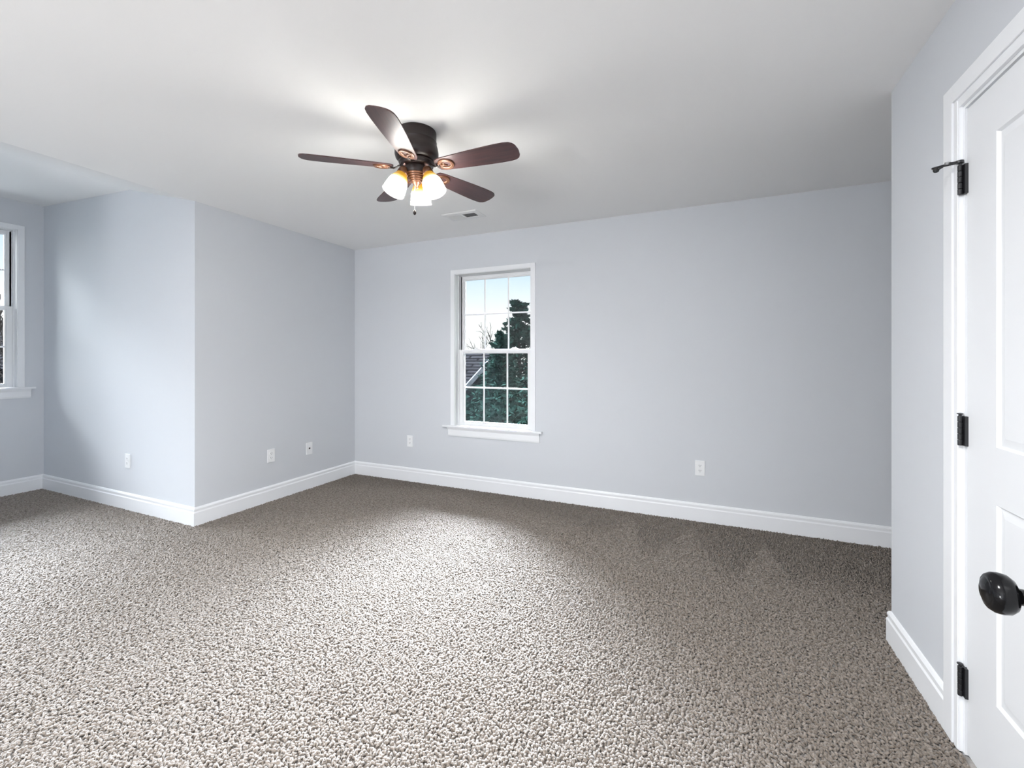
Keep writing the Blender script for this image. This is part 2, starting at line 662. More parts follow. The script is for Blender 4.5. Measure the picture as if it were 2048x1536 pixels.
# ================================================================== windows
def window(name, loc, rz, w, z0, z1, rail, mull_up, mull_lo, label, casing_l=0.045, casing_r=0.045):
    """built in local axes: x along the wall, y = 0 wall face, +y outwards, room on -y"""
    e = empty(name, loc, rz)
    tag(e, label, 'window', kind='structure')
    hw = w / 2
    # casing (thin flat boards) and jamb lining
    bm = nb()
    box(bm, -hw - casing_l, -hw, -0.010, 0.004, z0 + 0.0, z1 + 0.042, 0.0015)
    box(bm, hw, hw + casing_r, -0.010, 0.004, z0 + 0.0, z1 + 0.042, 0.0015)
    box(bm, -hw, hw, -0.010, 0.004, z1, z1 + 0.042, 0.0015)
    obj('casing', bm, M_trim, e)
    bm = nb()
    t = 0.004
    box(bm, -hw, -hw + t, 0, 0.14, z0, z1)
    box(bm, hw - t, hw, 0, 0.14, z0, z1)
    box(bm, -hw, hw, 0, 0.14, z1 - t, z1)
    # vinyl frame stops and tracks
    for s in (-1, 1):
        xa, xb = sorted((s * (hw - t), s * (hw - 0.012)))
        box(bm, xa, xb, 0.050, 0.060, z0, z1)
        xa, xb = sorted((s * (hw - t), s * (hw - 0.020)))
        box(bm, xa, xb, 0.104, 0.112, rail, z1)
        xa, xb = sorted((s * (hw - t), s * (hw - 0.030)))
        box(bm, xa, xb, 0.130, 0.139, z0, z1)
    box(bm, -hw + t, hw - t, 0.062, 0.139, z0, z0 + 0.010)
    obj('frame', bm, M_vinyl, e)
    # stool (sill board) with ears, and apron
    bm = nb()
    box(bm, -hw - 0.128, hw + 0.114, -0.034, -0.0005, z0 - 0.016, z0 + 0.002, 0.004)
    box(bm, -hw, hw, -0.002, 0.062, z0 - 0.016, z0 + 0.002)
    obj('sill', bm, M_trim, e)
    bm = nb()
    xa, xb = -hw - 0.076, hw + 0.086
    loft(bm, [[(xa + i * 0.006 * s_, 0.0, z), (xa + i * 0.006 * s_, -d, z), (xb, -d, z), (xb, 0.0, z)]
              for z, d, i, s_ in [(z0 - 0.100, 0.010, 1, 1), (z0 - 0.086, 0.013, 1, 1), (z0 - 0.040, 0.013, 0.4, 1), (z0 - 0.016, 0.022, -1, 1)]])
    obj('apron', bm, M_trim, e)

    def sash(nm, ya, yb, za, zb, stile, top, bot, mull, zm):
        bm = nb()
        xw = hw - 0.006
        box(bm, -xw, -xw + stile, ya, yb, za, zb, 0.002)
        box(bm, xw - stile, xw, ya, yb, za, zb, 0.002)
        box(bm, -xw + stile, xw - stile, ya, yb, zb - top, zb, 0.002)
        box(bm, -xw + stile, xw - stile, ya, yb, za, za + bot, 0.002)
        # glazing bead, stepped back from the face
        g = 0.010
        yc = ya + 0.010
        xa, xb, zc, zd = -xw + stile, xw - stile, za + bot, zb - top
        box(bm, xa, xa + g, yc, yb, zc, zd)
        box(bm, xb - g, xb, yc, yb, zc, zd)
        box(bm, xa + g, xb - g, yc, yb, zc, zc + g)
        box(bm, xa + g, xb - g, yc, yb, zd - g, zd)
        so = obj(nm, bm, M_vinyl, e)
        # muntins
        bm = nb()
        ym = (yc + yb) / 2
        for x in mull:
            box(bm, x - 0.0075, x + 0.0075, ym - 0.007, ym - 0.001, zc + g, zd - g, 0.0015)
        for xp, xq in zip([xa + g] + [x + 0.0075 for x in mull], [x - 0.0075 for x in mull] + [xb - g]):
            box(bm, xp, xq, ym - 0.007, ym - 0.001, zm - 0.0075, zm + 0.0075, 0.0015)
        obj('muntins', bm, M_vinyl, so)
        bm = nb()
        box(bm, xa + 0.004, xb - 0.004, ym + 0.001, ym + 0.004, zc + 0.004, zd - 0.004)
        obj('pane', bm, M_glass, so)
        return so

    zu = z1 - 0.006
    sash('upper_sash', 0.104, 0.130, rail - 0.030, zu, 0.034, 0.030, 0.026, mull_up, (rail + 0.010 + zu - 0.040) / 2)
    lo = sash('lower_sash', 0.066, 0.100, z0 + 0.004, rail, 0.044, 0.028, 0.024, mull_lo, (z0 + 0.04 + rail - 0.04) / 2)
    for s in (-0.6, 0.6):
        bm = nb()
        x = s * (hw - 0.07)
        loft(bm, [[(x + dx * k, 0.070, rail + dz * m), (x + dx * k, 0.094, rail + dz * m)] + [] for dx, dz, k, m in []] or
             [[(x + px_, 0.070, rail - 0.001), (x + px_, 0.094, rail - 0.001), (x + px_, 0.092, rail + hz), (x + px_, 0.072, rail + hz)]
              for px_, hz in [(-0.050, 0.002), (-0.025, 0.009), (-0.010, 0.020), (0.012, 0.020), (0.028, 0.009), (0.050, 0.002)]])
        obj('sash_lock', bm, M_plate, lo)
    return e


wb = WB
window('window_1', ((wb['x0'] + wb['x1']) / 2, YB, 0), 0, wb['x1'] - wb['x0'], wb['z0'], wb['z1'], 1.342,
       (-0.128, 0.124), (-0.1225, 0.1265),
       'white double-hung window with six-light sashes and sill in the grey wall under the ceiling vent')
w = WA[0]
window('window_2', (XN, (w['y0'] + w['y1']) / 2, 0), PI / 2, w['y1'] - w['y0'], w['z0'], w['z1'], 1.742,
       (-0.126, 0.126), (-0.126, 0.126),
       'white double-hung window cut by the left edge of the photo, in the alcove', 0.042, 0.045)
w = WA[1]
window('window_3', (XN, (w['y0'] + w['y1']) / 2, 0), PI / 2, w['y1'] - w['y0'], w['z0'], w['z1'], 1.742,
       (-0.126, 0.126), (-0.126, 0.126),
       'white double-hung window of the alcove nearest the camera side, outside the photo', 0.045, 0.041)


# ================================================================== doors
def slab(name, parent, w, h, t, z0=0.012):
    """panel door leaf in local axes: x from hinge edge (0) to latch edge (w), face on y = 0, thickness +y"""
    bm = nb()
    st = 0.152
    zs = [(0.27, 0.842), (1.005, 1.905)]
    # stiles and rails
    box(bm, 0, st, 0, t, z0, h)
    box(bm, w - st, w, 0, t, z0, h)
    zz = [z0, zs[0][0], zs[0][1], zs[1][0], zs[1][1], h]
    for a_, b__ in ((zz[0], zz[1]), (zz[2], zz[3]), (zz[4], zz[5])):
        box(bm, st, w - st, 0, t, a_, b__)
    m_, dp = 0.030, 0.009
    for (za, zb) in zs:
        # sloping sticking then a flat field of three boards with V grooves
        o_ = [(st, 0, za), (w - st, 0, za), (w - st, 0, zb), (st, 0, zb)]
        q1 = [(st + .006, dp * .9, za + .006), (w - st - .006, dp * .9, za + .006), (w - st - .006, dp * .9, zb - .006), (st + .006, dp * .9, zb - .006)]
        q2 = [(st + m_, dp * .45, za + m_), (w - st - m_, dp * .45, za + m_), (w - st - m_, dp * .45, zb - m_), (st + m_, dp * .45, zb - m_)]
        for A, B in ((o_, q1), (q1, q2)):
            va = [bm.verts.new(p) for p in A]
            vb = [bm.verts.new(p) for p in B]
            for i in range(4):
                bm.faces.new([va[i], va[(i + 1) % 4], vb[(i + 1) % 4], vb[i]])
        xs_ = np.linspace(st + m_, w - st - m_, 5)
        gr = 0.0025
        for i in range(4):
            xa = xs_[i] + (gr if i else 0)
            xb = xs_[i + 1] - (gr if i < 3 else 0)
            bm.faces.new([bm.verts.new(p) for p in [(xa, dp * .45, za + m_), (xb, dp * .45, za + m_), (xb, dp * .45, zb - m_), (xa, dp * .45, zb - m_)]])
            if i:
                x = xs_[i]
                for u, v in ((x - gr, x), (x, x + gr)):
                    yu = dp * .45 if u != x else dp * .45 + 0.003
                    yv = dp * .45 if v != x else dp * .45 + 0.003
                    bm.faces.new([bm.verts.new(p) for p in [(u, yu, za + m_), (v, yv, za + m_), (v, yv, zb - m_), (u, yu, zb - m_)]])
        box(bm, st, w - st, t * .5, t, za, zb)
    return obj(name, bm, M_door, parent)


# closet door on the right wall: local x runs towards the camera (-Y), local y into the wall (+X)
d1 = empty('door_1', (XR, D1['y1'], 0), -PI / 2)
tag(d1, 'white panelled door with black hinges in the right wall', 'door', kind='structure')
DW = D1['y1'] - D1['y0']
leaf = empty('leaf', (0.0045, 0.009, 0), 0)
bpy.data.objects.remove(leaf)
lf = slab('leaf', d1, DW - 0.013, 2.0445, 0.035)
lf.location = (0.0085, 0.0020, 0)
bm = nb()
jt = 0.0015
# casing boards with a stepped inner edge
for (xa, xb, xi) in ((-0.097, -0.011, 1), (DW + 0.011, DW + 0.097, -1)):
    box(bm, xa, xb, -0.010, 0.0, 0.0, D1['z1'] + 0.011 + 0.086)
    if xi > 0:
        box(bm, xa, xa + 0.056, -0.0165, -0.010, 0.0, D1['z1'] + 0.097, 0.0025)
        box(bm, xa + 0.062, xb - 0.004, -0.0130, -0.010, 0.0, D1['z1'] + 0.035, 0.0012)
    else:
        box(bm, xb - 0.056, xb, -0.0165, -0.010, 0.0, D1['z1'] + 0.097, 0.0025)
        box(bm, xa + 0.004, xb - 0.062, -0.0130, -0.010, 0.0, D1['z1'] + 0.035, 0.0012)
box(bm, -0.011, DW + 0.011, -0.010, 0.0, D1['z1'] + 0.011, D1['z1'] + 0.097)
box(bm, -0.041, DW + 0.041, -0.0165, -0.010, D1['z1'] + 0.041, D1['z1'] + 0.097, 0.0025)
obj('casing', bm, M_trim, d1)
bm = nb()
box(bm, -0.010, 0.0, 0.0, T, 0.0, D1['z1'])
box(bm, DW, DW + 0.010, 0.0, T, 0.0, D1['z1'])
box(bm, -0.010, DW + 0.010, 0.0, T, D1['z1'], D1['z1'] + 0.010)
box(bm, 0.0, DW, 0.046, 0.060, D1['z1'] - 0.030, D1['z1'])
box(bm, 0.0, 0.030, 0.046, 0.060, 0.0, D1['z1'])
box(bm, DW - 0.030, DW, 0.046, 0.060, 0.0, D1['z1'])
obj('jamb', bm, M_trim, d1)


def hinge(zc, lab):
    h_ = 0.094
    bm = nb()
    # two leaves on jamb edge and leaf edge, barrel of five knuckles
    box(bm, -0.008, 0.0005, -0.0125, 0.004, zc - h_ / 2, zc + h_ / 2, 0.001)
    box(bm, 0.0005, 0.016, -0.0060, 0.0040, zc - h_ / 2, zc + h_ / 2, 0.001)
    k = 5
    for i in range(k):
        za = zc - h_ / 2 + i * h_ / k
        lathe(bm, [(0.0058, za + 0.0006), (0.0064, za + 0.002), (0.0064, za + h_ / k - 0.002), (0.0058, za + h_ / k - 0.0006)],
              14, Matrix.Translation((0.001, -0.0120, 0)), cap=True)
    o = obj('hinge', bm, M_black, d1)
    bm = nb()
    lathe(bm, [(0.004, zc + h_ / 2 - 0.002), (0.004, zc + h_ / 2 + 0.005), (0.0078, zc + h_ / 2 + 0.006), (0.0078, zc + h_ / 2 + 0.0085), (0.003, zc + h_ / 2 + 0.0095)],
          14, Matrix.Translation((0.001, -0.0120, 0)), cap=True)
    obj('hinge_pin', bm, M_black, o)
    o['label'] = lab
    return o


hinge(1.826, 'top black hinge')
hinge(1.028, 'middle black hinge')
hinge(0.232, 'bottom black hinge')

# hinge-pin door stop on the top hinge
ds = empty('door_stop', (XR - 0.0135, D1['y1'] - 0.002, 1.8835))
tag(ds, 'small black hinge-pin door stop with two arms sticking out over the top door hinge', 'door stop')
bm = nb()
lathe(bm, [(0.0045, -0.004), (0.010, -0.004), (0.010, 0.004), (0.0045, 0.004), (0.0045, -0.004)], 16)
box(bm, -0.026, -0.006, -0.003, 0.012, -0.003, 0.003, 0.001)
obj('collar', bm, M_black, ds)
bm = nb()
tube(bm, [(-0.018, 0.006, 0.0), (-0.030, 0.014, 0.001), (-0.062, 0.018, -0.004)], 0.0034, 10)
obj('arm', bm, M_black, ds)
bm = nb()
tube(bm, [(-0.014, 0.004, -0.002), (-0.036, 0.006, -0.004), (-0.054, 0.002, -0.016)], 0.0030, 10)
o = obj('arm', bm, M_black, ds)
bm = nb()
lathe(bm, [(0.0035, 0), (0.0075, 0.002), (0.0082, 0.008), (0.006, 0.012)], 14,
      Matrix.Translation((-0.051, 0.0025, -0.013)) @ Matrix.Rotation(-2.0, 4, 'Y'), cap=True)
obj('rubber_tip', bm, M_rubber, o)
bm = nb()
lathe(bm, [(0.0062, 0), (0.0066, 0.003), (0.0066, 0.010), (0.0062, 0.013)], 14,
      Matrix.Translation((-0.020, 0.0075, 0.002)) @ Matrix.Rotation(-PI / 2, 4, 'Y'), cap=True)
obj('adjusting_nut', bm, M_steel, ds)

# entry door standing open just outside the right edge of the frame; only its knob reaches into the picture
nd = Vector((-0.9945, 0.105, 0)).normalized()        # knob axis, out of the leaf
ld = Vector((0.105, 0.9945, 0)).normalized()         # hinge edge -> latch edge
knob_c = Vector((0.392, 0.890, 0.910))
face = knob_c - nd * 0.062                          # point on the leaf face
LW = 0.76
hp = face - ld * (LW - 0.060)
d2 = empty('door_2', (hp.x, hp.y, 0), math.atan2(ld.y, ld.x))
tag(d2, 'white open entry door at the right edge, only its black knob reaching into the photo', 'door', kind='structure')
l2 = slab('leaf', d2, LW, 2.04, 0.035)
l2.scale = (1, -1, 1)
bpy.context.view_layer.update()
# mirror the leaf so that its face looks along +y local = room side
me = l2.data
me.transform(Matrix.Scale(-1, 4, (0, 1, 0)))
me.flip_normals()
l2.scale = (1, 1, 1)


def door_knob():
    bm = nb()
    prof = [(0.0, 0.0), (0.033, 0.0), (0.033, 0.004), (0.030, 0.008), (0.016, 0.010), (0.0135, 0.014), (0.0115, 0.022), (0.0115, 0.034),
            (0.014, 0.038), (0.0225, 0.041), (0.0275, 0.047), (0.0292, 0.055), (0.0282, 0.063), (0.0245, 0.069), (0.0215, 0.0710),
            (0.0205, 0.0705), (0.0195, 0.0715), (0.012, 0.0745), (0.0, 0.0755)]
    rings = [[(max(r_, 1e-4) * math.cos(2 * PI * k / 48), max(r_, 1e-4) * math.sin(2 * PI * k / 48), z) for k in range(48)] for r_, z in prof]
    loft(bm, rings)
    o = obj('knob', bm, M_knob, d2, smooth=True)
    # knob axis = outward local normal
    o.location = (LW - 0.060, 0.0, 0.910)
    o.rotation_euler = (-PI / 2, 0, 0) 
    o['label'] = 'black round door knob on a stem'
    return o


kn = door_knob()


# ================================================================== wall plates
def outlet(loc, rz, label, blank=False):
    e = empty('cable_plate' if blank else 'wall_outlet', loc, rz)
    if blank:
        tag(e, label, 'wall plate')
    else:
        tag(e, label, 'outlet', 'duplex outlets on the grey walls')
    bm = nb()
    box(bm, -0.035, 0.035, -0.0065, 0.0, -0.0575, 0.0575, 0.0025)
    obj('plate', bm, M_plate, e)
    if blank:
        bm = nb()
        box(bm, -0.0085, 0.0085, -0.0075, -0.0062, -0.006, 0.008)
        o = obj('jack', bm, M_slot, e)
        o['label'] = 'black socket hole'
        return e
    for s in (-1, 1):
        bm = nb()
        pts = []
        for k in range(28):
            a = 2 * PI * k / 28
            pts.append((0.0172 * math.cos(a), max(-0.0135, min(0.0135, 0.0172 * math.sin(a))) + s * 0.0195))
        loft(bm, [[(x, -0.006, z) for x, z in pts], [(x, -0.0086, z) for x, z in pts]])
        rc = obj('receptacle', bm, M_plate, e)
        bm = nb()
        for x, w_, hgt in ((-0.0062, 0.0012, 0.0045), (0.0062, 0.0012, 0.0040)):
            box(bm, x - w_, x + w_, -0.0090, -0.0080, s * 0.0195 + 0.003 - hgt, s * 0.0195 + 0.003 + hgt)
        lathe(bm, [(0.0022, 0), (0.0022, 0.001)], 12, Matrix.Translation((0, -0.0080, s * 0.0195 - 0.0075)) @ Matrix.Rotation(PI / 2, 4, 'X'), cap=True)
        obj('slots', bm, M_slot, rc)
    bm = nb()
    lathe(bm, [(0.0032, 0), (0.0026, 0.0012)], 12, Matrix.Translation((0, -0.0062, 0)) @ Matrix.Rotation(PI / 2, 4, 'X'), cap=True)
    obj('screw', bm, M_plate, e)
    return e


outlet((-2.778, YB, 0.409), 0, 'white duplex outlet low on the window wall, left of the window sill')
outlet((-0.045, YB, 0.408), 0, 'white duplex outlet low on the window wall, far right of the window')
outlet((XL, 2.681, 0.398), PI / 2, 'white duplex outlet on the left wall beside the plate with a black hole')
outlet((-4.412, YN, 0.402), 0, 'white duplex outlet on the bright alcove wall left of the outward corner')
outlet((XL, 3.089, 0.386), PI / 2, 'small white wall plate with one black hole, nearest the far left corner', blank=True)

# ================================================================== ceiling vent
v = empty('ceiling_vent', (-1.835, 3.160, H))
tag(v, 'white ceiling register with one dark louvre bank, above the window', 'vent')
bm = nb()
fx, fy, ix, iy = 0.160, 0.092, 0.122, 0.046
# bevelled flange
o1 = [(-fx, -fy), (fx, -fy), (fx, fy), (-fx, fy)]
o2 = [(-fx + .012, -fy + .012), (fx - .012, -fy + .012), (fx - .012, fy - .012), (-fx + .012, fy - .012)]
o3 = [(-ix, -iy), (ix, -iy), (ix, iy), (-ix, iy)]
lv = [[(x, y, 0.0) for x, y in o1], [(x, y, -0.003) for x, y in o1], [(x, y, -0.008) for x, y in o2], [(x, y, -0.008) for x, y in o3], [(x, y, 0.0) for x, y in o3]]
loft(bm, lv, cap=False)
box(bm, -0.006, 0.006, -iy, iy, -0.008, 0.0)
obj('flange', bm, M_vent, v)
bm = nb()
box(bm, -ix, ix, -iy, iy, -0.0012, -0.0002)
obj('duct_opening', bm, M_duct, v)
for bank, (xa, xb, tilt) in enumerate([(-ix, -0.006, -0.60), (0.006, ix, 0.95)]):
    bm = nb()
    n_ = 9
    for i in range(n_):
        x = xa + (i + 0.5) * (xb - xa) / n_
        box(bm, -0.0062 if bank == 0 else -0.0030, 0.0062 if bank == 0 else 0.0030, -iy, iy, -0.0004, 0.0004,
            mat=Matrix.Translation((x, 0, -0.0048)) @ Matrix.Rotation(tilt, 4, 'Y'))
    lo_ = obj('louvres', bm, M_vent, v)
    lo_['label'] = 'pale closed-looking louvre bank' if bank == 0 else 'dark open louvre bank'

# ================================================================== ceiling fan
FC = Vector((-1.385, 1.897, 0))
fan = empty('ceiling_fan', (FC.x, FC.y, H))
tag(fan, 'dark bronze five-blade ceiling fan with three lit glass shades', 'ceiling fan')
ZB = 2.25 - H           # blade plane, local
bm = nb()
lathe(bm, [(0.088, 0.0), (0.100, 0.0), (0.101, -0.004), (0.101, -0.052), (0.1035, -0.054), (0.1035, -0.058), (0.102, -0.060), (0.109, -0.085), (0.1125, -0.105),
           (0.1125, -0.122), (0.108, -0.138), (0.098, -0.150), (0.088, -0.155), (0.060, -0.156)], 56)
obj('motor_housing', bm, M_bronze, fan, smooth=True)
bm = nb()
lathe(bm, [(0.060, -0.154), (0.089, -0.157), (0.092, -0.160), (0.092, -0.166), (0.089, -0.169), (0.086, -0.173), (0.086, -0.178), (0.080, -0.183), (0.055, -0.185)], 56)
obj('flywheel', bm, M_bronze, fan, smooth=True)
bm = nb()
lathe(bm, [(0.058, -0.180), (0.064, -0.186), (0.066, -0.192), (0.064, -0.215), (0.060, -0.222), (0.058, -0.224)], 48)
obj('switch_housing', bm, M_bronze, fan, smooth=True)
bm = nb()
pr = []
z = -0.222
rr = 0.060
for i in range(5):
    pr += [(rr, z), (rr + 0.0015, z - 0.003), (rr, z - 0.006), (rr - 0.006, z - 0.0075)]
    z -= 0.0085
    rr -= 0.0075
pr += [(0.020, z - 0.004), (0.014, z - 0.014), (0.009, z - 0.018), (0.010, z - 0.024), (0.006, z - 0.029), (0.001, z - 0.030)]
lathe(bm, pr, 48)
obj('light_kit_fitter', bm, M_copper, fan, smooth=True)


def blade_outline():
    """half width along the blade from root to tip"""
    xs = np.array([0.118, 0.126, 0.150, 0.200, 0.280, 0.380, 0.460, 0.510, 0.538, 0.555, 0.564, 0.568])
    hw = np.array([0.022, 0.038, 0.046, 0.0500, 0.0560, 0.0625, 0.0660, 0.0655, 0.0610, 0.0500, 0.0330, 0.0060])
    return xs, hw


blade_mesh = None
for k in range(5):
    az = math.radians(218.34 + 72 * k)
    # local x outwards, y counter-clockwise; leading (ccw) edge lower
    Rb = Matrix.Rotation(az, 4, 'Z')
    pitch = Matrix.Rotation(math.radians(-12), 4, 'X')
    Mb = Matrix.Translation((0, 0, ZB)) @ Rb @ pitch
    if blade_mesh is None:
        xs, hw = blade_outline()
        from_x = np.linspace(xs[0], xs[-1], 2)
        bm = nb()
        top, bot = [], []
        fine = np.concatenate([np.linspace(0.118, 0.15, 8), np.linspace(0.16, 0.50, 18), np.linspace(0.51, 0.568, 14)])
        hf = np.interp(fine, xs, hw)
        th_ = 0.0055
        rings = [[(x, -h_, -th_ / 2), (x, -h_ * .5, -th_ / 2), (x, 0, -th_ / 2), (x, h_ * .5, -th_ / 2), (x, h_, -th_ / 2),
                  (x, h_ + .0008, 0), (x, h_, th_ / 2), (x, 0, th_ / 2), (x, -h_, th_ / 2), (x, -h_ - .0008, 0)] for x, h_ in zip(fine, hf)]
        loft(bm, rings)
        bo = obj('blade', bm, M_wood, fan)
        blade_mesh = bo.data
        # blade iron: oval ring medallion under the root and a curved arm to the flywheel
        bm = nb()
        cx_, rx, ry = 0.176, 0.043, 0.038
        sect = [(-0.010, 0.0), (-0.0085, -0.005), (-0.004, -0.0078), (0.001, -0.0062), (0.0035, -0.0062), (0.007, -0.0085), (0.0105, -0.0045), (0.0115, 0.0)]
        rings = []
        for i in range(48):
            a = 2 * PI * i / 48
            ring = []
            for u, dz in sect:
                ring.append((cx_ + (rx - 0.009 + u) * math.cos(a), (ry - 0.009 + u) * math.sin(a), -0.0028 + dz))
            rings.append(ring)
        rings.append(rings[0])
        vr = [[bm.verts.new(p) for p in ring] for ring in rings[:-1]]
        for i in range(48):
            A, B = vr[i], vr[(i + 1) % 48]
            for j in range(len(sect) - 1):
                bm.faces.new([A[j], A[j + 1], B[j + 1], B[j]])
        io_mesh = obj('blade_iron', bm, M_copper, bo, smooth=True)
        bm = nb()
        # inner scroll leaf in the ring
        lathe(bm, [(0.0005, -0.0065), (0.008, -0.0060), (0.0105, -0.0035), (0.0105, -0.0026)], 18, Matrix.Translation((cx_ - 0.016, 0.0, 0)))
        tube(bm, [(cx_ - rx + .006, 0, -0.006), (cx_ - 0.012, 0, -0.006), (cx_ + 0.004, 0.010, -0.005)], [0.0055, 0.005, 0.003], 10)
        o2_ = obj('scroll', bm, M_copper, bo, smooth=True)
        bm = nb()
        pth = [(0.080, 0, 0.010), (0.092, 0, 0.006), (0.104, 0, -0.003), (0.118, 0, -0.0085), (0.134, 0, -0.0075), (0.142, 0, -0.0065)]
        rings = []
        for (x, y, zz_), wd in zip(pth, [0.014, 0.012, 0.010, 0.009, 0.011, 0.014]):
            rings.append([(x, -wd, zz_ - .001), (x, -wd * .5, zz_ - .0045), (x, wd * .5, zz_ - .0045), (x, wd, zz_ - .001), (x, wd * .5, zz_ + .003), (x, -wd * .5, zz_ + .003)])
        loft(bm, rings)
        arm_o = obj('iron_arm', bm, M_bronze, bo, smooth=True)
        subs = [io_mesh, o2_, arm_o]
        bo.matrix_local = Mb
    else:
        b2 = bo.copy()
        COL.objects.link(b2)
        b2.parent = fan
        b2.matrix_local = Mb
        for s_ in subs:
            c = s_.copy()
            COL.objects.link(c)
            c.parent = b2

# light arms, sockets, shades
for az_d in (115, 235, 355):
    az = math.radians(az_d)
    dr = Vector((math.cos(az), math.sin(az), 0))
    tilt = math.radians(24)
    neck = dr * 0.074 + Vector((0, 0, 2.214 - H))
    axis = (dr * math.sin(tilt) + Vector((0, 0, -math.cos(tilt)))).normalized()
    # frame with local -z along the axis
    rot = Vector((0, 0, -1)).rotation_difference(axis).to_matrix().to_4x4()
    Mx = Matrix.Translation(neck) @ rot
    bm = nb()
    tube(bm, [dr * 0.045 + Vector((0, 0, -0.205)), dr * 0.058 + Vector((0, 0, -0.200)), neck - axis * 0.022], 0.010, 12)
    arm = obj('light_arm', bm, M_bronze, fan, smooth=True)
    bm = nb()
    lathe(bm, [(0.012, 0.030), (0.020, 0.027), (0.025, 0.018), (0.0275, 0.004), (0.0285, -0.004), (0.0285, -0.009), (0.027, -0.010)], 32)
    so = obj('socket', bm, M_copper, fan, smooth=True)
    so.matrix_local = Mx
    bm = nb()
    outer = [(0.0245, 0.0), (0.0262, -0.010), (0.0330, -0.022), (0.0420, -0.040), (0.0485, -0.060), (0.0520, -0.080), (0.0540, -0.098), (0.0555, -0.106), (0.0550, -0.110), (0.0570, -0.116), (0.0590, -0.121)]
    inner = [(r_ - 0.003, z_) for r_, z_ in outer[::-1]]
    lathe(bm, outer + inner, 48)
    sh = obj('lamp_shade', bm, M_shade, fan, smooth=True)
    sh.matrix_local = Mx
    bm = nb()
    lathe(bm, [(0.0005, -0.082), (0.013, -0.079), (0.0215, -0.070), (0.0245, -0.058), (0.0215, -0.045), (0.014, -0.032), (0.012, -0.022), (0.012, -0.006)], 20)
    bu = obj('bulb', bm, M_bulb, so, smooth=True)

bm = nb()
tube(bm, [(0.020, -0.040, -0.232), (0.019, -0.044, -0.262), (0.019, -0.044, -0.424)], 0.0010, 6)
pc = obj('pull_chain', bm, M_steel, fan)
bm = nb()
lathe(bm, [(0.0012, 0.012), (0.0035, 0.009), (0.0070, 0.002), (0.0085, -0.006), (0.0070, -0.013), (0.0030, -0.017), (0.0008, -0.018)], 20, Matrix.Translation((0.019, -0.044, -0.430)))
pd = obj('pendant', bm, M_bronze, pc, smooth=True)

# ================================================================== outdoors
M_grass = new_mat('lawn_grass', (0.0075, 0.0085, 0.0065), 0.95, spec=0.0, var=0.4, var_scale=3)
M_leaf = new_mat('evergreen_needles', (0.0022, 0.0050, 0.0040), 0.9, spec=0.0, var=0.55, var_scale=2.5)
M_bark = new_mat('bark', (0.0040, 0.0035, 0.0032), 0.9, spec=0.0, var=0.3, var_scale=10)
M_rake = new_mat('white_board', (0.030, 0.034, 0.038), 0.8, spec=0.0)
M_side = new_mat('house_siding', (0.0035, 0.0037, 0.004), 0.8, spec=0.0)
M_pane = new_mat('house_window', (0.001, 0.001, 0.001), 0.3, spec=0.0)


def shingle_mat(name, c):
    m = new_mat(name, c, 0.9, spec=0.0)
    n = m.node_tree
    b = n.nodes['Principled BSDF']
    co = n.nodes.new('ShaderNodeTexCoord')
    br = n.nodes.new('ShaderNodeTexBrick')
    br.inputs['Color1'].default_value = (*[x * 1.35 for x in c], 1)
    br.inputs['Color2'].default_value = (*[x * 0.8 for x in c], 1)
    br.inputs['Mortar'].default_value = (*[x * 0.25 for x in c], 1)
    br.inputs['Scale'].default_value = 1.0
    br.inputs['Mortar Size'].default_value = 0.045
    br.inputs['Brick Width'].default_value = 0.9
    br.inputs['Row Height'].default_value = 0.24
    n.links.new(co.outputs['UV'], br.inputs['Vector'])
    n.links.new(br.outputs['Color'], b.inputs['Base Color'])
    return m


M_shing = shingle_mat('dark_shingles', (0.0024, 0.0023, 0.0025))

GZ = -3.0
bm = nb()
box(bm, -70, 50, YB + 0.6, 90, GZ - 0.2, GZ)
box(bm, -90, XN - 0.6, -60, YB + 0.6, GZ - 0.2, GZ)
lawn = obj('lawn', bm, M_grass)
lawn['kind'] = 'structure'
bm = nb()
box(bm, -13.5, XN - 0.5, -9.0, 9.0, GZ - 0.05, GZ + 0.03)  # unseen pale ground, added to bounce daylight up to the alcove ceiling
bounce = obj('bounce_ground', bm, new_mat('bounce_pale', (0.42, 0.42, 0.415), 0.9, spec=0.1, var=0.12, var_scale=1.5))
bounce['kind'] = 'structure'


def foliage(bm, blobs, n, size, seed):
    rg = random.Random(seed)
    tot = sum(b_[3] * b_[4] * b_[5] for b_ in blobs)
    for (x, y, z_, rx, ry, rz) in blobs:
        m = max(20, int(n * rx * ry * rz / tot)) if tot else 0
        for _ in range(m):
            d = Vector((rg.gauss(0, 1), rg.gauss(0, 1), rg.gauss(0, 1))).normalized()
            q_ = rg.uniform(0.55, 1.05)
            p = Vector((x + d.x * rx * q_, y + d.y * ry * q_, z_ + d.z * rz * q_))
            u = Vector((rg.gauss(0, 1), rg.gauss(0, 1), rg.gauss(0, .7))).normalized()
            w_ = u.cross(Vector((rg.gauss(0, 1), rg.gauss(0, 1), rg.gauss(0, 1)))).normalized()
            s_ = size * rg.uniform(0.6, 1.3)
            bm.faces.new([bm.verts.new(p - u * s_), bm.verts.new(p + w_ * s_ * .45), bm.verts.new(p + u * s_), bm.verts.new(p - w_ * s_ * .45)])


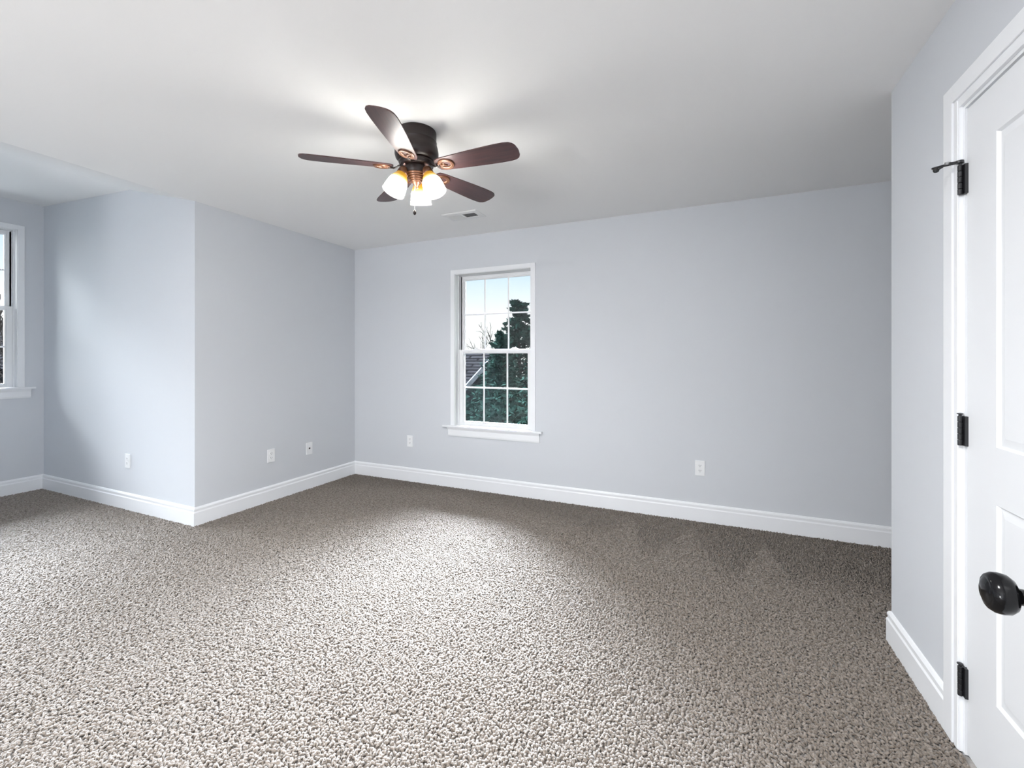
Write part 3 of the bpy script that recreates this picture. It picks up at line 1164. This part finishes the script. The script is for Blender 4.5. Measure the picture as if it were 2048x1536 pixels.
def conifer(x, y, top, rad, label, seed, n=5200, base=GZ, size=0.085, group=None):
    e = empty('evergreen_tree', (x, y, base))
    tag(e, label, 'tree', group)
    h_ = top - base
    n = int(n * 1.5)
    bm = nb()
    tube(bm, [(0, 0, -0.05), (0.03, 0, h_ * .5), (0, 0.02, h_ * .97)], [0.16, 0.09, 0.015], 8)
    obj('trunk', bm, M_bark, e)
    rg = random.Random(seed)
    bm = nb()
    nbr = int(60 + h_ * 28)
    per = n // nbr
    for i_ in range(nbr):
        f_ = (i_ + rg.random()) / nbr                 # 0 at the top, 1 at the ground
        z_ = h_ * (1.0 - 0.95 * f_)
        a = rg.uniform(0, 2 * PI)
        len_ = rad * min(1.0, 0.12 + 1.75 * f_) * rg.uniform(0.62, 1.12)
        rise = rg.uniform(-0.10, 0.35)
        for _ in range(per):
            t_ = rg.random() ** 0.6
            p = Vector((len_ * t_ * math.cos(a), len_ * t_ * math.sin(a), z_ + rise * len_ * t_ - 0.22 * len_ * t_ * t_))
            wv = 0.05 + 0.14 * (1 - t_) * len_ + 0.03 * len_
            wv *= min(1.0, 0.35 + 2.2 * f_)
            p += Vector((rg.gauss(0, wv), rg.gauss(0, wv), rg.gauss(0, wv * .55)))
            u = Vector((math.cos(a) + rg.gauss(0, .5), math.sin(a) + rg.gauss(0, .5), rg.gauss(0.25, .5))).normalized()
            w_ = u.cross(Vector((rg.gauss(0, 1), rg.gauss(0, 1), rg.gauss(0, 1)))).normalized()
            s_ = size * rg.uniform(0.6, 1.4)
            bm.faces.new([bm.verts.new(p - u * s_), bm.verts.new(p + w_ * s_ * .4), bm.verts.new(p + u * s_), bm.verts.new(p - w_ * s_ * .4)])
    obj('foliage', bm, M_leaf, e)
    return e


def shrub(x, y, rx, ry, top, label, seed, n=5000, size=0.07, group=None):
    e = empty('evergreen_shrub', (x, y, GZ))
    tag(e, label, 'shrub', group)
    h_ = top - GZ
    rg = random.Random(seed)
    bm = nb()
    tube(bm, [(0, 0, -0.05), (0.05, 0.02, h_ * .55)], [0.10, 0.04], 8)
    obj('trunk', bm, M_bark, e)
    bm = nb()
    bl = [(0, 0, h_ * .5, rx, ry, h_ * .5)]
    for _ in range(9):
        a = rg.uniform(0, 2 * PI)
        zz_ = h_ * rg.uniform(.2, .8)
        bl.append((rx * .65 * math.cos(a), ry * .65 * math.sin(a), zz_, rx * .5, ry * .5, min(h_ * .3, h_ - zz_)))
    foliage(bm, bl, n, size, seed)
    obj('foliage', bm, M_leaf, e)
    return e


def bare_tree(x, y, h_, label, seed, group=None, spread=0.5, base=GZ):
    e = empty('bare_tree', (x, y, base))
    tag(e, label, 'tree', group)
    rg = random.Random(seed)
    bm = nb()
    trunk_top = Vector((0, 0, h_ * .45))
    tube(bm, [(0, 0, -0.05), (0.03, 0.02, h_ * .25), trunk_top], [h_ * .02, h_ * .015, h_ * .011], 8)
    obj('trunk', bm, M_bark, e)
    bm = nb()

    def grow(p, d, l, r_, lv_):
        q1 = p + d * l * .5 + Vector((rg.gauss(0, .05), rg.gauss(0, .05), 0)) * l
        q2 = p + d * l
        tube(bm, [p, q1, q2], [r_, r_ * .8, r_ * .6], 4)
        if lv_ <= 0:
            return
        for _ in range(rg.choice([2, 3, 3])):
            nd_ = (d + Vector((rg.gauss(0, spread), rg.gauss(0, spread), rg.gauss(0.12, .3)))).normalized()
            grow(q1 if rg.random() < .3 else q2, nd_, l * rg.uniform(.55, .8), r_ * .6, lv_ - 1)

    for _ in range(5):
        d = Vector((rg.gauss(0, .5), rg.gauss(0, .5), 1.0)).normalized()
        grow(trunk_top * rg.uniform(.7, 1.0), d, h_ * .2, h_ * .010, 4)
    obj('branches', bm, M_bark, e)
    return e


def uv_roof(bm_obj, mat_ax):
    """uv in metres from two axes"""
    me = bm_obj.data
    uv = me.uv_layers.new(name='UVMap')
    a_, b__ = mat_ax
    for poly in me.polygons:
        for li in poly.loop_indices:
            co = me.vertices[me.loops[li].vertex_index].co
            uv.data[li].uv = (co.dot(a_), co.dot(b__))


# house left of the window: eave towards us, ridge behind, white rake board at its right end
hx, ye, yr, ze, zr = -7.54, 13.0, 15.34, 0.30, 1.46
house = empty('house', (hx, ye, GZ))
tag(house, 'dark shingled house roof with a pale rake board, left half of the middle window', 'house')
bm = nb()
box(bm, -11.5, -0.35, 0.35, 2 * (yr - ye) - 0.35, 0, ze - GZ - 0.05)
loft(bm, [[(x, 0.35, ze - GZ - 0.05), (x, 2 * (yr - ye) - 0.35, ze - GZ - 0.05), (x, yr - ye, zr - GZ - 0.2)] for x in (-11.5, -0.35)])
obj('wall', bm, M_side, house)
bm = nb()
for s in (0, 1):
    yy = [0, yr - ye] if s == 0 else [2 * (yr - ye), yr - ye]
    loft(bm, [[(-12, yy[0], ze - GZ - 0.06), (0, yy[0], ze - GZ - 0.06), (0, yy[0], ze - GZ), (-12, yy[0], ze - GZ)],
              [(-12, yy[1], zr - GZ - 0.06), (0, yy[1], zr - GZ - 0.06), (0, yy[1], zr - GZ), (-12, yy[1], zr - GZ)]])
ro = obj('roof', bm, M_shing, house)
sl = Vector((0, yr - ye, zr - ze)).normalized()
uv_roof(ro, (Vector((1, 0, 0)), sl))
bm = nb()
loft(bm, [[(0.002, y_, z_ - 0.20), (0.045, y_, z_ - 0.20), (0.045, y_, z_ + 0.01), (0.002, y_, z_ + 0.01)] for y_, z_ in
          ((-0.03, ze - GZ - 0.01), (yr - ye, zr - GZ), (2 * (yr - ye) + 0.03, ze - GZ - 0.01))])
obj('rake_board', bm, M_rake, house)

# house beyond the alcove window
house2 = empty('house', (-20.0, 6.0, GZ))
tag(house2, 'long dark roofed house seen through the left alcove window', 'house')
bm = nb()
box(bm, -6.0, -0.4, -9.5, 7.0, 0, 3.85)
obj('wall', bm, M_side, house2)
bm = nb()
loft(bm, [[(0.0, y_, 3.80), (0.0, y_, 3.92), (-3.4, y_, 5.62), (-6.8, y_, 3.92), (-6.8, y_, 3.80), (-3.4, y_, 5.50)] for y_ in (-10.0, 7.4)])
ro = obj('roof', bm, M_shing, house2)
uv_roof(ro, (Vector((0, 1, 0)), Vector((-3.4, 0, 1.7)).normalized()))
for yy in (-6.0, -3.0, 0.2, 3.2):
    bm = nb()
    box(bm, -0.42, -0.37, yy, yy + 0.8, 2.5, 3.6)
    f_ = obj('window', bm, M_rake, house2)
    bm = nb()
    box(bm, -0.375, -0.36, yy + .07, yy + .73, 2.57, 3.53)
    obj('pane', bm, M_pane, f_)

conifer(-5.10, 12.0, 2.95, 1.65, 'tallest dark evergreen, right half of the middle window', 11, n=9000)
conifer(-4.30, 9.08, 1.84, 0.75, 'lower dark evergreen just left of the tallest one, centre of the middle window', 5, n=7000, size=0.06)
conifer(-5.60, 16.2, 2.00, 1.50, 'dark evergreen behind the right jamb of the middle window', 8, n=7000, size=0.10)
shrub(-2.95, 6.25, 1.22, 0.58, 0.84, 'broad dark green shrub filling the bottom panes of the middle window', 3, n=14000, size=0.050)
shrub(-2.70, 8.05, 0.66, 0.60, 1.40, 'narrow dark green shrub in the right-hand panes, in front of the tallest evergreen', 14, n=6000, size=0.055)
bare_tree(-10.9, 19.5, 5.4, 'bushy bare tree above the dark roof, left side of the middle window', 21, spread=.5)
bare_tree(-12.3, 24.7, 7.0, 'bare upright tree between roof and evergreens, middle window', 22, spread=.25)
bare_tree(-14.4, 4.7, 6.2, 'bare tree in front of the dark roof, alcove window', 23, spread=.5)
